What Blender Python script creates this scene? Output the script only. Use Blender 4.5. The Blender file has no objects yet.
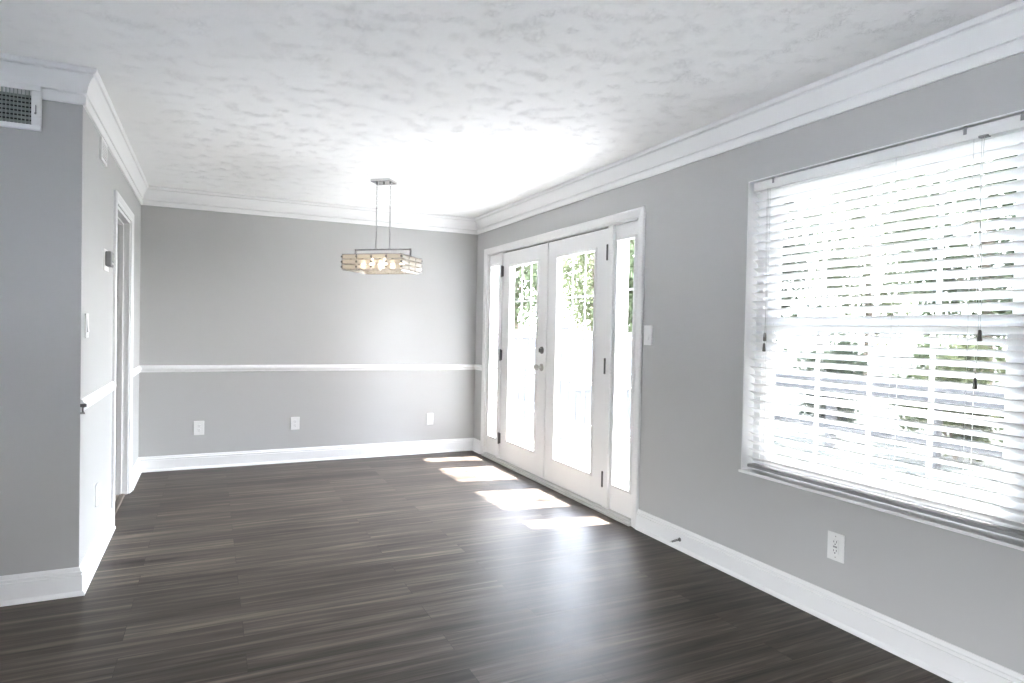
import bpy, bmesh, math, random
import numpy as np
from mathutils import Vector, Matrix
random.seed(7)
rng = np.random.default_rng(7)
PI = math.pi
SC = bpy.context.scene
COL = SC.collection

# ------------------------------------------------------------------ camera
H = 2.478           # ceiling height
CAMX = -2.581
cam_d = bpy.data.cameras.new('camera'); cam = bpy.data.objects.new('camera', cam_d); COL.objects.link(cam)
cam_d.sensor_width = 36.0; cam_d.lens = 637.757 / 1024 * 36.0
cam_d.clip_start = 0.05; cam_d.clip_end = 400
_r = Vector((0.90380846, -0.42745657, 0.0202768))
_u = Vector((-0.01075579, 0.02467683, 0.99963762))
_w = Vector((0.42780203, 0.90369903, -0.01770549))
cam.matrix_world = Matrix(((_r.x, _u.x, -_w.x, CAMX), (_r.y, _u.y, -_w.y, 0.0), (_r.z, _u.z, -_w.z, 1.3), (0, 0, 0, 1)))
SC.camera = cam

# ------------------------------------------------------------------ light and exposure
SC.view_settings.view_transform = 'Standard'
SC.view_settings.look = 'None'
SC.view_settings.gamma = 1.0
SC.view_settings.use_curve_mapping = False
SC.view_settings.exposure = 3.8
world = bpy.data.worlds.new('world'); SC.world = world; world.use_nodes = True
wn = world.node_tree; wn.nodes.clear()
wo = wn.nodes.new('ShaderNodeOutputWorld'); wb = wn.nodes.new('ShaderNodeBackground')
# soft daylight sky: white haze at the horizon turning pale blue overhead
wt = wn.nodes.new('ShaderNodeTexCoord'); wz = wn.nodes.new('ShaderNodeSeparateXYZ'); wr = wn.nodes.new('ShaderNodeValToRGB')
wr.color_ramp.elements[0].position = 0.0; wr.color_ramp.elements[0].color = (.92, .94, .97, 1)
wr.color_ramp.elements[1].position = .8; wr.color_ramp.elements[1].color = (.68, .80, 1.0, 1)
wn.links.new(wt.outputs['Generated'], wz.inputs[0]); wn.links.new(wz.outputs[2], wr.inputs[0])
wn.links.new(wr.outputs[0], wb.inputs[0]); wb.inputs[1].default_value = 4.5
wn.links.new(wb.outputs[0], wo.inputs[0])
sl = bpy.data.lights.new('sun', 'SUN'); sun = bpy.data.objects.new('sun', sl); COL.objects.link(sun)
sl.energy = 8.0; sl.angle = math.radians(0.53); sl.color = (1.0, 0.97, 0.94)
SUN_D = Vector((-1.0, 0.165, -1.85)).normalized()
sun.rotation_euler = SUN_D.to_track_quat('-Z', 'Y').to_euler()
sun.location = (8, -1, 12)

def portal(name, loc, rot, sx, sy):
    l = bpy.data.lights.new(name, 'AREA'); l.shape = 'RECTANGLE'; l.size = sx; l.size_y = sy
    l.cycles.is_portal = True
    o = bpy.data.objects.new(name, l); COL.objects.link(o); o.location = loc; o.rotation_euler = rot
portal('portal_door', (0.16, 4.787, 1.05), (0, PI / 2, 0), 2.1, 2.55)
portal('portal_window', (0.16, 1.89, 1.345), (0, PI / 2, 0), 1.54, 1.32)
LW0, LW1, LZ0, LZ1 = -.9, .9, .10, .98
portal('portal_left', (-5.77, (LW0 + LW1) / 2, (LZ0 + LZ1) / 2), (0, -PI / 2, 0), LZ1 - LZ0, LW1 - LW0)

# ------------------------------------------------------------------ materials
def mat(name, color=(.8, .8, .8), rough=.5, metal=0.0, spec=.5, bump=None, var=None, emit=None, coat=0.0):
    """principled material; bump=(scale,strength,distance), var=(scale,amount) slow colour variation"""
    m = bpy.data.materials.new(name); m.use_nodes = True
    nt = m.node_tree; b = nt.nodes['Principled BSDF']
    b.inputs['Base Color'].default_value = (*color, 1); b.inputs['Roughness'].default_value = rough
    b.inputs['Metallic'].default_value = metal; b.inputs['Specular IOR Level'].default_value = spec
    b.inputs['Coat Weight'].default_value = coat
    tc = nt.nodes.new('ShaderNodeTexCoord')
    if bump:
        n = nt.nodes.new('ShaderNodeTexNoise'); n.inputs['Scale'].default_value = bump[0]; n.inputs['Detail'].default_value = 4
        bp = nt.nodes.new('ShaderNodeBump'); bp.inputs['Strength'].default_value = bump[1]; bp.inputs['Distance'].default_value = bump[2]
        nt.links.new(tc.outputs['Object'], n.inputs['Vector']); nt.links.new(n.outputs['Fac'], bp.inputs['Height'])
        nt.links.new(bp.outputs['Normal'], b.inputs['Normal'])
    if var:
        n = nt.nodes.new('ShaderNodeTexNoise'); n.inputs['Scale'].default_value = var[0]; n.inputs['Detail'].default_value = 5
        r = nt.nodes.new('ShaderNodeValToRGB')
        r.color_ramp.elements[0].position = .35; r.color_ramp.elements[1].position = .65
        r.color_ramp.elements[0].color = (*[c * (1 - var[1]) for c in color], 1)
        r.color_ramp.elements[1].color = (*[min(1, c * (1 + var[1])) for c in color], 1)
        nt.links.new(tc.outputs['Object'], n.inputs['Vector']); nt.links.new(n.outputs['Fac'], r.inputs[0])
        nt.links.new(r.outputs[0], b.inputs['Base Color'])
    if emit:
        b.inputs['Emission Color'].default_value = (*emit[0], 1); b.inputs['Emission Strength'].default_value = emit[1]
    return m

def thin_glass(name, tint=(1, 1, 1), ior=1.45, rough=0.0):
    m = bpy.data.materials.new(name); m.use_nodes = True; nt = m.node_tree; nt.nodes.clear()
    o = nt.nodes.new('ShaderNodeOutputMaterial'); mx = nt.nodes.new('ShaderNodeMixShader')
    t = nt.nodes.new('ShaderNodeBsdfTransparent'); t.inputs[0].default_value = (*tint, 1)
    g = nt.nodes.new('ShaderNodeBsdfGlossy'); g.inputs['Roughness'].default_value = rough
    f = nt.nodes.new('ShaderNodeFresnel'); f.inputs[0].default_value = ior
    ge = nt.nodes.new('ShaderNodeNewGeometry'); k = nt.nodes.new('ShaderNodeMath'); k.operation = 'SUBTRACT'; k.inputs[0].default_value = 1
    fm = nt.nodes.new('ShaderNodeMath'); fm.operation = 'MULTIPLY'
    nt.links.new(ge.outputs['Backfacing'], k.inputs[1]); nt.links.new(k.outputs[0], fm.inputs[0]); nt.links.new(f.outputs[0], fm.inputs[1])
    nt.links.new(fm.outputs[0], mx.inputs[0]); nt.links.new(t.outputs[0], mx.inputs[1]); nt.links.new(g.outputs[0], mx.inputs[2])
    nt.links.new(mx.outputs[0], o.inputs[0]); return m

def leafy(name, color, trans=.45):
    m = bpy.data.materials.new(name); m.use_nodes = True; nt = m.node_tree; nt.nodes.clear()
    o = nt.nodes.new('ShaderNodeOutputMaterial'); mx = nt.nodes.new('ShaderNodeMixShader')
    d = nt.nodes.new('ShaderNodeBsdfDiffuse'); t = nt.nodes.new('ShaderNodeBsdfTranslucent')
    tc = nt.nodes.new('ShaderNodeTexCoord'); n = nt.nodes.new('ShaderNodeTexNoise'); n.inputs['Scale'].default_value = 2.5
    r = nt.nodes.new('ShaderNodeValToRGB')
    r.color_ramp.elements[0].position = .3; r.color_ramp.elements[1].position = .7
    r.color_ramp.elements[0].color = (*[c * .6 for c in color], 1); r.color_ramp.elements[1].color = (*[min(1, c * 1.3) for c in color], 1)
    nt.links.new(tc.outputs['Object'], n.inputs['Vector']); nt.links.new(n.outputs['Fac'], r.inputs[0])
    nt.links.new(r.outputs[0], d.inputs[0]); nt.links.new(r.outputs[0], t.inputs[0])
    mx.inputs[0].default_value = trans
    nt.links.new(d.outputs[0], mx.inputs[1]); nt.links.new(t.outputs[0], mx.inputs[2]); nt.links.new(mx.outputs[0], o.inputs[0])
    return m

M = {}
M['wall'] = mat('wall_paint', (.500, .500, .490), .65, spec=.12, bump=(180, .05, .002))
M['trim'] = mat('trim_paint', (.86, .86, .85), .45, spec=.3, bump=(60, .03, .002))
M['door'] = mat('door_paint', (.80, .795, .78), .4, bump=(50, .03, .002))
M['vinyl'] = mat('white_vinyl', (.85, .86, .86), .4, bump=(50, .03, .002))
M['plastic'] = mat('white_plastic', (.82, .82, .80), .3, bump=(90, .02, .001))
M['slot'] = mat('dark_slot', (.03, .03, .03), .6, bump=(90, .02, .001))
M['nickel'] = mat('satin_nickel', (.42, .40, .37), .32, metal=1, bump=(150, .03, .001))
M['bronze'] = mat('dark_hinge_metal', (.16, .155, .15), .4, metal=1, bump=(150, .03, .001))
M['chrome'] = mat('polished_chrome', (.62, .62, .62), .12, metal=1, bump=(40, .01, .001))
M['greyplastic'] = mat('grey_plastic', (.28, .28, .28), .4, bump=(90, .02, .001))
M['sill'] = mat('threshold_metal', (.60, .60, .58), .4, metal=.2, bump=(80, .03, .001))
M['glass'] = thin_glass('pane_glass', (.98, .98, .98))
M['tinted'] = thin_glass('window_glass_dimming', (.55, .552, .55))  # tint added to dim daylight through the blind window
M['cord'] = mat('blind_cord', (.55, .55, .53), .8, bump=(400, .2, .001))
M['tassel'] = mat('cord_tassel', (.17, .16, .14), .5, bump=(200, .05, .001))
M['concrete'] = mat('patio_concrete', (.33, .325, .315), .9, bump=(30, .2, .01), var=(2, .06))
M['terrace'] = mat('bounce_concrete', (.78, .77, .76), .9, bump=(30, .2, .01), var=(2, .06))
M['brick'] = mat('brown_brick', (.26, .20, .17), .9, bump=(20, .3, .01), var=(3, .15))
M['lawn'] = mat('lawn_ground', (.034, .036, .028), .95, bump=(60, .5, .02), var=(3, .3))
M['siding'] = mat('white_siding', (.78, .78, .77), .6, bump=(30, .05, .002))
M['fence'] = mat('darkened_vinyl_fence', (.045, .046, .047), .45, bump=(30, .04, .002))  # base set near black so overexposure doesn't wash the fence out
M['greywood'] = mat('weathered_grey_wood', (.07, .068, .068), .85, bump=(40, .2, .004), var=(8, .15))
M['greymetal'] = mat('grey_patio_metal', (.05, .055, .06), .5, bump=(60, .05, .001))
M['bark'] = mat('bark', (.13, .10, .075), .9, bump=(20, .6, .02), var=(8, .2))
M['hall_floor'] = mat('beige_hall_floor', (.62, .55, .45), .6, bump=(40, .05, .002), var=(6, .05))
M['brown_strip'] = mat('brown_transition_strip', (.13, .10, .075), .4, bump=(60, .05, .001))
M['leaf_a'] = leafy('leaf_mid_green', (.066, .080, .046))
M['leaf_b'] = leafy('leaf_yellow_green', (.090, .100, .056))
M['leaf_c'] = leafy('leaf_dark_green', (.052, .062, .044))

def slat_material():
    m = bpy.data.materials.new('blind_slat_vinyl'); m.use_nodes = True; nt = m.node_tree; nt.nodes.clear()
    o = nt.nodes.new('ShaderNodeOutputMaterial'); mx = nt.nodes.new('ShaderNodeMixShader')
    d = nt.nodes.new('ShaderNodeBsdfPrincipled'); d.inputs['Base Color'].default_value = (.9, .9, .89, 1); d.inputs['Roughness'].default_value = .4
    t = nt.nodes.new('ShaderNodeBsdfTranslucent'); t.inputs[0].default_value = (.93, .93, .9, 1)
    tc = nt.nodes.new('ShaderNodeTexCoord'); n = nt.nodes.new('ShaderNodeTexNoise'); n.inputs['Scale'].default_value = 40
    bp = nt.nodes.new('ShaderNodeBump'); bp.inputs['Strength'].default_value = .03; bp.inputs['Distance'].default_value = .001
    nt.links.new(tc.outputs['Object'], n.inputs['Vector']); nt.links.new(n.outputs['Fac'], bp.inputs['Height']); nt.links.new(bp.outputs['Normal'], d.inputs['Normal'])
    mx.inputs[0].default_value = .08
    nt.links.new(d.outputs[0], mx.inputs[1]); nt.links.new(t.outputs[0], mx.inputs[2]); nt.links.new(mx.outputs[0], o.inputs[0])
    return m
M['slat'] = slat_material()

def ceiling_material():
    m = bpy.data.materials.new('stomped_ceiling_texture'); m.use_nodes = True; nt = m.node_tree; b = nt.nodes['Principled BSDF']
    b.inputs['Base Color'].default_value = (.92, .92, .91, 1); b.inputs['Roughness'].default_value = .9; b.inputs['Specular IOR Level'].default_value = .2
    L = nt.links; N = nt.nodes.new
    tc = N('ShaderNodeTexCoord')
    # brush strokes: distorted fine noise, ridged
    n1 = N('ShaderNodeTexNoise'); n1.inputs['Scale'].default_value = 42; n1.inputs['Detail'].default_value = 6; n1.inputs['Roughness'].default_value = .65; n1.inputs['Distortion'].default_value = 1.6
    a = N('ShaderNodeMath'); a.operation = 'SUBTRACT'; a.inputs[1].default_value = .5
    ab = N('ShaderNodeMath'); ab.operation = 'ABSOLUTE'
    rg = N('ShaderNodeMapRange'); rg.inputs['From Min'].default_value = 0.0; rg.inputs['From Max'].default_value = .05; rg.inputs['To Min'].default_value = 1; rg.inputs['To Max'].default_value = 0
    # patches in which the strokes stand up
    n2 = N('ShaderNodeTexNoise'); n2.inputs['Scale'].default_value = 10; n2.inputs['Detail'].default_value = 5
    mr = N('ShaderNodeMapRange'); mr.inputs['From Min'].default_value = .46; mr.inputs['From Max'].default_value = .80
    mu = N('ShaderNodeMath'); mu.operation = 'MULTIPLY'
    L.new(tc.outputs['Object'], n1.inputs['Vector']); L.new(tc.outputs['Object'], n2.inputs['Vector'])
    L.new(n1.outputs['Fac'], a.inputs[0]); L.new(a.outputs[0], ab.inputs[0]); L.new(ab.outputs[0], rg.inputs['Value'])
    L.new(n2.outputs['Fac'], mr.inputs['Value']); L.new(rg.outputs[0], mu.inputs[0]); L.new(mr.outputs[0], mu.inputs[1])
    n3 = N('ShaderNodeTexNoise'); n3.inputs['Scale'].default_value = 60; n3.inputs['Detail'].default_value = 3
    ad = N('ShaderNodeMath'); ad.operation = 'MULTIPLY_ADD'; ad.inputs[1].default_value = .25
    L.new(tc.outputs['Object'], n3.inputs['Vector']); L.new(n3.outputs['Fac'], ad.inputs[0]); L.new(mu.outputs[0], ad.inputs[2])
    bp = N('ShaderNodeBump'); bp.inputs['Strength'].default_value = .7; bp.inputs['Distance'].default_value = .0036
    L.new(ad.outputs[0], bp.inputs['Height']); L.new(bp.outputs['Normal'], b.inputs['Normal'])
    return m
M['ceiling'] = ceiling_material()

def floor_material():
    m = bpy.data.materials.new('grey_brown_vinyl_planks'); m.use_nodes = True; nt = m.node_tree; b = nt.nodes['Principled BSDF']
    L = nt.links; N = nt.nodes.new
    tc = N('ShaderNodeTexCoord')
    br = N('ShaderNodeTexBrick'); br.offset = .37; br.offset_frequency = 2
    br.inputs['Scale'].default_value = 1; br.inputs['Brick Width'].default_value = 1.22; br.inputs['Row Height'].default_value = .15
    br.inputs['Mortar Size'].default_value = .0012; br.inputs['Mortar Smooth'].default_value = .2; br.inputs['Bias'].default_value = 0
    br.inputs['Color1'].default_value = (0, 0, 0, 1); br.inputs['Color2'].default_value = (1, 1, 1, 1); br.inputs['Mortar'].default_value = (.5, .5, .5, 1)
    L.new(tc.outputs['Object'], br.inputs['Vector'])
    # streaky grain along x, shifted per plank
    sep = N('ShaderNodeSeparateXYZ'); L.new(tc.outputs['Object'], sep.inputs[0])
    sh = N('ShaderNodeMath'); sh.operation = 'MULTIPLY'; sh.inputs[1].default_value = 9.0; L.new(br.outputs['Color'], sh.inputs[0])
    xx = N('ShaderNodeMath'); xx.operation = 'MULTIPLY_ADD'; xx.inputs[1].default_value = 1.0; L.new(sep.outputs[0], xx.inputs[0]); L.new(sh.outputs[0], xx.inputs[2])
    yy = N('ShaderNodeMath'); yy.operation = 'MULTIPLY'; yy.inputs[1].default_value = 22.0; L.new(sep.outputs[1], yy.inputs[0])
    cb = N('ShaderNodeCombineXYZ'); L.new(xx.outputs[0], cb.inputs[0]); L.new(yy.outputs[0], cb.inputs[1]); L.new(sh.outputs[0], cb.inputs[2])
    g1 = N('ShaderNodeTexNoise'); g1.inputs['Scale'].default_value = 1.3; g1.inputs['Detail'].default_value = 7; g1.inputs['Roughness'].default_value = .62; g1.inputs['Distortion'].default_value = .3
    L.new(cb.outputs[0], g1.inputs['Vector'])
    rp = N('ShaderNodeValToRGB'); cr = rp.color_ramp
    cr.elements[0].position = .30; cr.elements[0].color = (.032, .0255, .0205, 1)
    cr.elements[1].position = .74; cr.elements[1].color = (.205, .166, .132, 1)
    e = cr.elements.new(.52); e.color = (.088, .072, .059, 1)
    L.new(g1.outputs['Fac'], rp.inputs[0])
    tone = N('ShaderNodeMapRange'); tone.inputs['To Min'].default_value = .64; tone.inputs['To Max'].default_value = 1.02; L.new(br.outputs['Color'], tone.inputs['Value'])
    mx = N('ShaderNodeMixRGB'); mx.blend_type = 'MULTIPLY'; mx.inputs[0].default_value = 1
    L.new(rp.outputs[0], mx.inputs[1]); L.new(tone.outputs[0], mx.inputs[2])
    seam = N('ShaderNodeMixRGB'); seam.inputs[2].default_value = (.02, .017, .015, 1)
    sf = N('ShaderNodeMath'); sf.operation = 'MULTIPLY'; sf.inputs[1].default_value = .6; L.new(br.outputs['Fac'], sf.inputs[0])
    L.new(sf.outputs[0], seam.inputs[0]); L.new(mx.outputs[0], seam.inputs[1]); L.new(seam.outputs[0], b.inputs['Base Color'])
    rr = N('ShaderNodeMapRange'); rr.inputs['To Min'].default_value = .34; rr.inputs['To Max'].default_value = .50; L.new(g1.outputs['Fac'], rr.inputs['Value']); L.new(rr.outputs[0], b.inputs['Roughness'])
    bp = N('ShaderNodeBump'); bp.inputs['Strength'].default_value = .25; bp.inputs['Distance'].default_value = .0015
    L.new(g1.outputs['Fac'], bp.inputs['Height']); L.new(bp.outputs['Normal'], b.inputs['Normal'])
    b.inputs['Specular IOR Level'].default_value = .12
    return m
M['floor'] = floor_material()

# ------------------------------------------------------------------ mesh helpers
def box(bm, x0, x1, y0, y1, z0, z1, bev=0.0, mtx=None):
    x0, x1 = min(x0, x1), max(x0, x1); y0, y1 = min(y0, y1), max(y0, y1); z0, z1 = min(z0, z1), max(z0, z1)
    vs = [bm.verts.new(v) for v in ((x0, y0, z0), (x1, y0, z0), (x1, y1, z0), (x0, y1, z0), (x0, y0, z1), (x1, y0, z1), (x1, y1, z1), (x0, y1, z1))]
    fs = [bm.faces.new([vs[i] for i in q]) for q in ((0, 3, 2, 1), (4, 5, 6, 7), (0, 1, 5, 4), (1, 2, 6, 5), (2, 3, 7, 6), (3, 0, 4, 7))]
    if bev > 0:
        es = list({e for f in fs for e in f.edges})
        r = bmesh.ops.bevel(bm, geom=es, offset=bev, segments=2, affect='EDGES', profile=.5)
        vs = list({v for f in r['faces'] for v in f.verts} | {v for v in vs if v.is_valid})
    if mtx is not None:
        for v in vs: v.co = mtx @ v.co
    return vs

def lathe(bm, prof, mtx, n=24):
    """prof: (radius, height) pairs around local z, capped"""
    rings = []
    for r, h in prof:
        rings.append([bm.verts.new(mtx @ Vector((r * math.cos(2 * PI * k / n), r * math.sin(2 * PI * k / n), h))) for k in range(n)])
    for a, b in zip(rings, rings[1:]):
        for k in range(n): bm.faces.new((a[k], a[(k + 1) % n], b[(k + 1) % n], b[k]))
    bm.faces.new(rings[0][::-1]); bm.faces.new(rings[-1])

def tube(bm, pts, r, n=8, cap=True):
    pts = [Vector(p) for p in pts]; rings = []; up0 = None
    for i, p in enumerate(pts):
        t = (pts[min(i + 1, len(pts) - 1)] - pts[max(i - 1, 0)]).normalized()
        if up0 is None:
            up0 = Vector((0, 0, 1)) if abs(t.z) < .9 else Vector((1, 0, 0))
        a = t.cross(up0).normalized(); b = a.cross(t).normalized(); up0 = b
        rr = r[i] if isinstance(r, (list, tuple)) else r
        rings.append([bm.verts.new(p + (a * math.cos(2 * PI * k / n) + b * math.sin(2 * PI * k / n)) * rr) for k in range(n)])
    for a, b in zip(rings, rings[1:]):
        for k in range(n): bm.faces.new((a[k], b[k], b[(k + 1) % n], a[(k + 1) % n]))
    if cap: bm.faces.new(rings[0]); bm.faces.new(rings[-1][::-1])

def prism(bm, poly, axis, a0, a1):
    """extrude a 2D polygon along an axis; poly coords are the two other axes in order"""
    def P(u, v, w):
        return {'x': (w, u, v), 'y': (u, w, v), 'z': (u, v, w)}[axis]
    A = [bm.verts.new(P(u, v, a0)) for u, v in poly]; B = [bm.verts.new(P(u, v, a1)) for u, v in poly]
    n = len(poly)
    for k in range(n): bm.faces.new((A[k], A[(k + 1) % n], B[(k + 1) % n], B[k]))
    bm.faces.new(A[::-1]); bm.faces.new(B)

def moulding(bm, p0, p1, nrm, prof, m0=0, m1=0):
    """sweep profile (d,z) from p0 to p1 (xy), nrm = direction into the room; m: mitre, +1 longer with d, -1 shorter"""
    p0 = Vector((*p0, 0)); p1 = Vector((*p1, 0)); n = Vector((*nrm, 0)); t = (p1 - p0).normalized()
    A = [bm.verts.new(p0 + n * d - t * d * m0 + Vector((0, 0, z))) for d, z in prof]
    B = [bm.verts.new(p1 + n * d + t * d * m1 + Vector((0, 0, z))) for d, z in prof]
    k = len(prof)
    for i in range(k): bm.faces.new((A[i], A[(i + 1) % k], B[(i + 1) % k], B[i]))
    bm.faces.new(A[::-1]); bm.faces.new(B)

def obj(name, bm, m, parent=None, smooth=False, loc=None):
    bmesh.ops.recalc_face_normals(bm, faces=bm.faces[:])
    me = bpy.data.meshes.new(name); bm.to_mesh(me); bm.free()
    if smooth:
        for p in me.polygons: p.use_smooth = True
        me.set_sharp_from_angle(angle=math.radians(40))
    me.materials.append(M[m] if isinstance(m, str) else m)
    o = bpy.data.objects.new(name, me); COL.objects.link(o)
    if loc is not None: o.location = loc
    if parent is not None:
        o.parent = parent
    return o
def tag(o, label, cat, group=None, kind=None):
    o['label'] = label; o['category'] = cat
    if group: o['group'] = group
    if kind: o['kind'] = kind
    return o
def thing(name, label, cat, loc=(0, 0, 0), rot=(0, 0, 0), group=None, kind=None):
    o = bpy.data.objects.new(name, None); COL.objects.link(o); o.location = loc; o.rotation_euler = rot
    o.empty_display_size = .05
    return tag(o, label, cat, group, kind)
def struct(name, bm, m, label, cat, smooth=False):
    return tag(obj(name, bm, m, smooth=smooth), label, cat, kind='structure')
NB = bmesh.new

# ------------------------------------------------------------------ room shell
XL = -3.134; YE = 3.60; YB = 6.368; YR = -3.0; XW = -5.6; TH = .15
WY0, WY1, WZ0, WZ1 = 1.17, 2.550, .575, 2.115            # window opening in the right wall
DY0, DY1, DZ = 3.505, 6.069, 2.085                        # french door opening
LY0, LY1, LZ = 4.745, 5.60, 2.06                           # doorway in the left wall

b = NB(); box(b, XW - TH, -.0, YR - TH, YE + .12, -.1, 0); box(b, XL - .035, 0, YE + .12, YB, -.1, 0); box(b, 0, .15, DY0, DY1, -.1, -.001)
struct('floor', b, 'floor', 'dark grey brown wood plank floor with boards running across the room', 'floor')
b = NB(); box(b, XW - TH, TH, YR - TH, YB + TH, H, H + .15)
struct('ceiling', b, 'ceiling', 'white ceiling with rough brushed texture', 'ceiling')
def holed_wall(bm, fixed0, fixed1, a0, a1, z0, z1, holes, axis):
    """wall slab with holes (h0,h1,hz0,hz1) sorted along the wall"""
    def bx(u0, u1, w0, w1):
        if u1 - u0 < 1e-4 or w1 - w0 < 1e-4: return
        if axis == 'y': box(bm, fixed0, fixed1, u0, u1, w0, w1)
        else: box(bm, u0, u1, fixed0, fixed1, w0, w1)
    cur = a0
    for h0, h1, hz0, hz1 in holes:
        bx(cur, h0, z0, z1); bx(h0, h1, z0, hz0); bx(h0, h1, hz1, z1); cur = h1
    bx(cur, a1, z0, z1)
b = NB(); holed_wall(b, 0, TH, YR - TH, YB + TH, 0, H, [(WY0, WY1, WZ0, WZ1), (DY0, DY1, 0, DZ)], 'y')
struct('wall_right', b, 'wall', 'light grey painted wall holding the french doors and the blind covered window', 'wall')
b = NB(); box(b, XL - .12, 0, YB, YB + TH, 0, H)
struct('wall_back', b, 'wall', 'light grey far wall with white chair rail and three outlets', 'wall')
b = NB(); holed_wall(b, XL - .12, XL, YE + .12, YB, 0, H, [(LY0, LY1, 0, LZ)], 'y'); box(b, XL - .12, XL, YE, YE + .12, 0, H)
struct('wall_left', b, 'wall', 'grey wall on the left pierced by a white cased doorway', 'wall')
b = NB(); box(b, XW - TH, XL - .12, YE, YE + .12, 0, H)
struct('wall_front_left', b, 'wall', 'grey green wall facing the camera at the left edge, below the air vent', 'wall')
b = NB(); holed_wall(b, XW - TH, XW, YR, YE, 0, H, [(LW0, LW1, LZ0, LZ1)], 'y')
struct('wall_far_left', b, 'wall', 'grey wall of the room left of the camera', 'wall')
b = NB(); holed_wall(b, YR - TH, YR, XW - TH, 0, 0, H, [], 'x')
struct('wall_rear', b, 'wall', 'grey wall behind the camera', 'wall')
# hall beyond the doorway
HX = XL - 1.4
b = NB(); box(b, HX, XL - .035, YE + .12, YB, -.1, 0)
struct('floor_hall', b, 'hall_floor', 'beige floor beyond the doorway in the left wall', 'floor')
b = NB(); box(b, HX - .1, HX, YE + .12, YB, 0, H); box(b, HX - .1, XL - .12, YB, YB + .12, 0, H)
struct('wall_hall', b, 'wall', 'grey wall of the hall beyond the left doorway', 'wall')
b = NB(); prism(b, [(XL - .055, 0), (XL - .05, .006), (XL - .02, .006), (XL - .012, 0)], 'y', LY0 + .022, LY1 - .022)
struct('trim_9', b, 'brown_strip', 'brown strip on the floor in the left doorway', 'threshold')

# ------------------------------------------------------------------ mouldings
BASE = [(0, 0), (.027, 0), (.027, .007), (.023, .016), (.016, .021), (.016, .096), (.010, .098), (.010, .103), (.015, .105), (.015, .112), (.008, .115), (.008, .119), (.004, .130), (0, .132)]
zc = 2.316
CROWN = [(0, zc), (.011, zc), (.014, zc + .004), (.014, zc + .040), (.007, zc + .043), (.007, zc + .049), (.018, zc + .052), (.020, zc + .060),
         (.023, zc + .078), (.030, zc + .098), (.040, zc + .116), (.050, zc + .130), (.044, zc + .133), (.044, zc + .138), (.056, zc + .141), (.062, zc + .152), (.062, H), (0, H)]
RAIL = [(0, .868), (.008, .870), (.011, .877), (.011, .884), (.019, .892), (.023, .902), (.020, .912), (.012, .917), (.009, .926), (.003, .930), (0, .930)]
CW = .066  # casing width
C0 = DY0 + .012 - .0; 
CAS_IN0, CAS_IN1 = 3.503, 6.071
CO0, CO1 = CAS_IN0 - CW, CAS_IN1 + CW
def mould(name, segs, prof, label, cat):
    b = NB()
    for s in segs: moulding(b, *s[:3], prof, *s[3:])
    return struct(name, b, 'trim', label, cat, smooth=True)
mould('baseboard_right', [((0, YR), (0, CO0), (-1, 0), -1, 0), ((0, CO1), (0, YB), (-1, 0), 0, -1)], BASE, 'white baseboard along the right wall under the window', 'baseboard')
mould('baseboard_back', [((XL, YB), (0, YB), (0, -1), -1, -1)], BASE, 'white baseboard along the far wall', 'baseboard')
mould('baseboard_left', [((XL, YE), (XL, LY0 - CW), (1, 0), 1, 0), ((XL, LY1 + CW), (XL, YB), (1, 0), 0, -1)], BASE, 'white baseboard on the left wall either side of the doorway', 'baseboard')
mould('baseboard_front_left', [((XW, YE), (XL, YE), (0, -1), -1, 1)], BASE, 'white baseboard at the left edge below the air vent', 'baseboard')
mould('baseboard_rear', [((XW, YR), (0, YR), (0, 1), -1, -1)], BASE, 'white baseboard behind the camera', 'baseboard')
mould('trim_1', [((0, YR), (0, YB), (-1, 0), -1, -1)], CROWN, 'white crown moulding above the french doors and window', 'crown moulding')
mould('trim_2', [((XL, YB), (0, YB), (0, -1), -1, -1)], CROWN, 'white crown moulding on the far wall', 'crown moulding')
mould('trim_3', [((XL, YE), (XL, YB), (1, 0), 1, -1)], CROWN, 'bright white crown moulding on the left wall above the doorway', 'crown moulding')
mould('trim_4', [((XW, YE), (XL, YE), (0, -1), -1, 1)], CROWN, 'shaded white crown moulding at top left above the air vent', 'crown moulding')
mould('trim_5', [((XL, YB), (0, YB), (0, -1), -1, -1)], RAIL, 'white chair rail across the far wall', 'chair rail')
mould('trim_6', [((XL, YE + .0), (XL, LY0 - CW), (1, 0), 0, 0), ((XL, LY1 + CW), (XL, YB), (1, 0), 0, -1)], RAIL, 'white chair rail on the left wall either side of the doorway', 'chair rail')
mould('trim_7', [((0, CO1), (0, YB), (-1, 0), 0, -1)], RAIL, 'short white chair rail between french doors and far corner', 'chair rail')

def casing(bm, wall_x, nx, y0, y1, ztop, w=CW):
    """door casing round an opening on a wall x=wall_x facing nx; mitred, stepped profile"""
    prof = [(0.0, 0), (0.0, .010), (.006, .014), (.018, .013), (.030, .016), (.050, .020), (.060, .020), (w, .014), (w, 0)]  # (offset from opening, thickness)
    path = lambda o: [(y0 - o, 0.0), (y0 - o, ztop + o), (y1 + o, ztop + o), (y1 + o, 0.0)]
    rings = []
    for o_, t in prof: rings.append([bm.verts.new((wall_x + nx * t, y, z)) for y, z in path(o_)])
    k = len(rings)
    for i in range(k):
        A, Bq = rings[i], rings[(i + 1) % k]
        for j in range(3): bm.faces.new((A[j], A[j + 1], Bq[j + 1], Bq[j]))
    bm.faces.new([r[0] for r in rings]); bm.faces.new([r[3] for r in rings][::-1])

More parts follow.
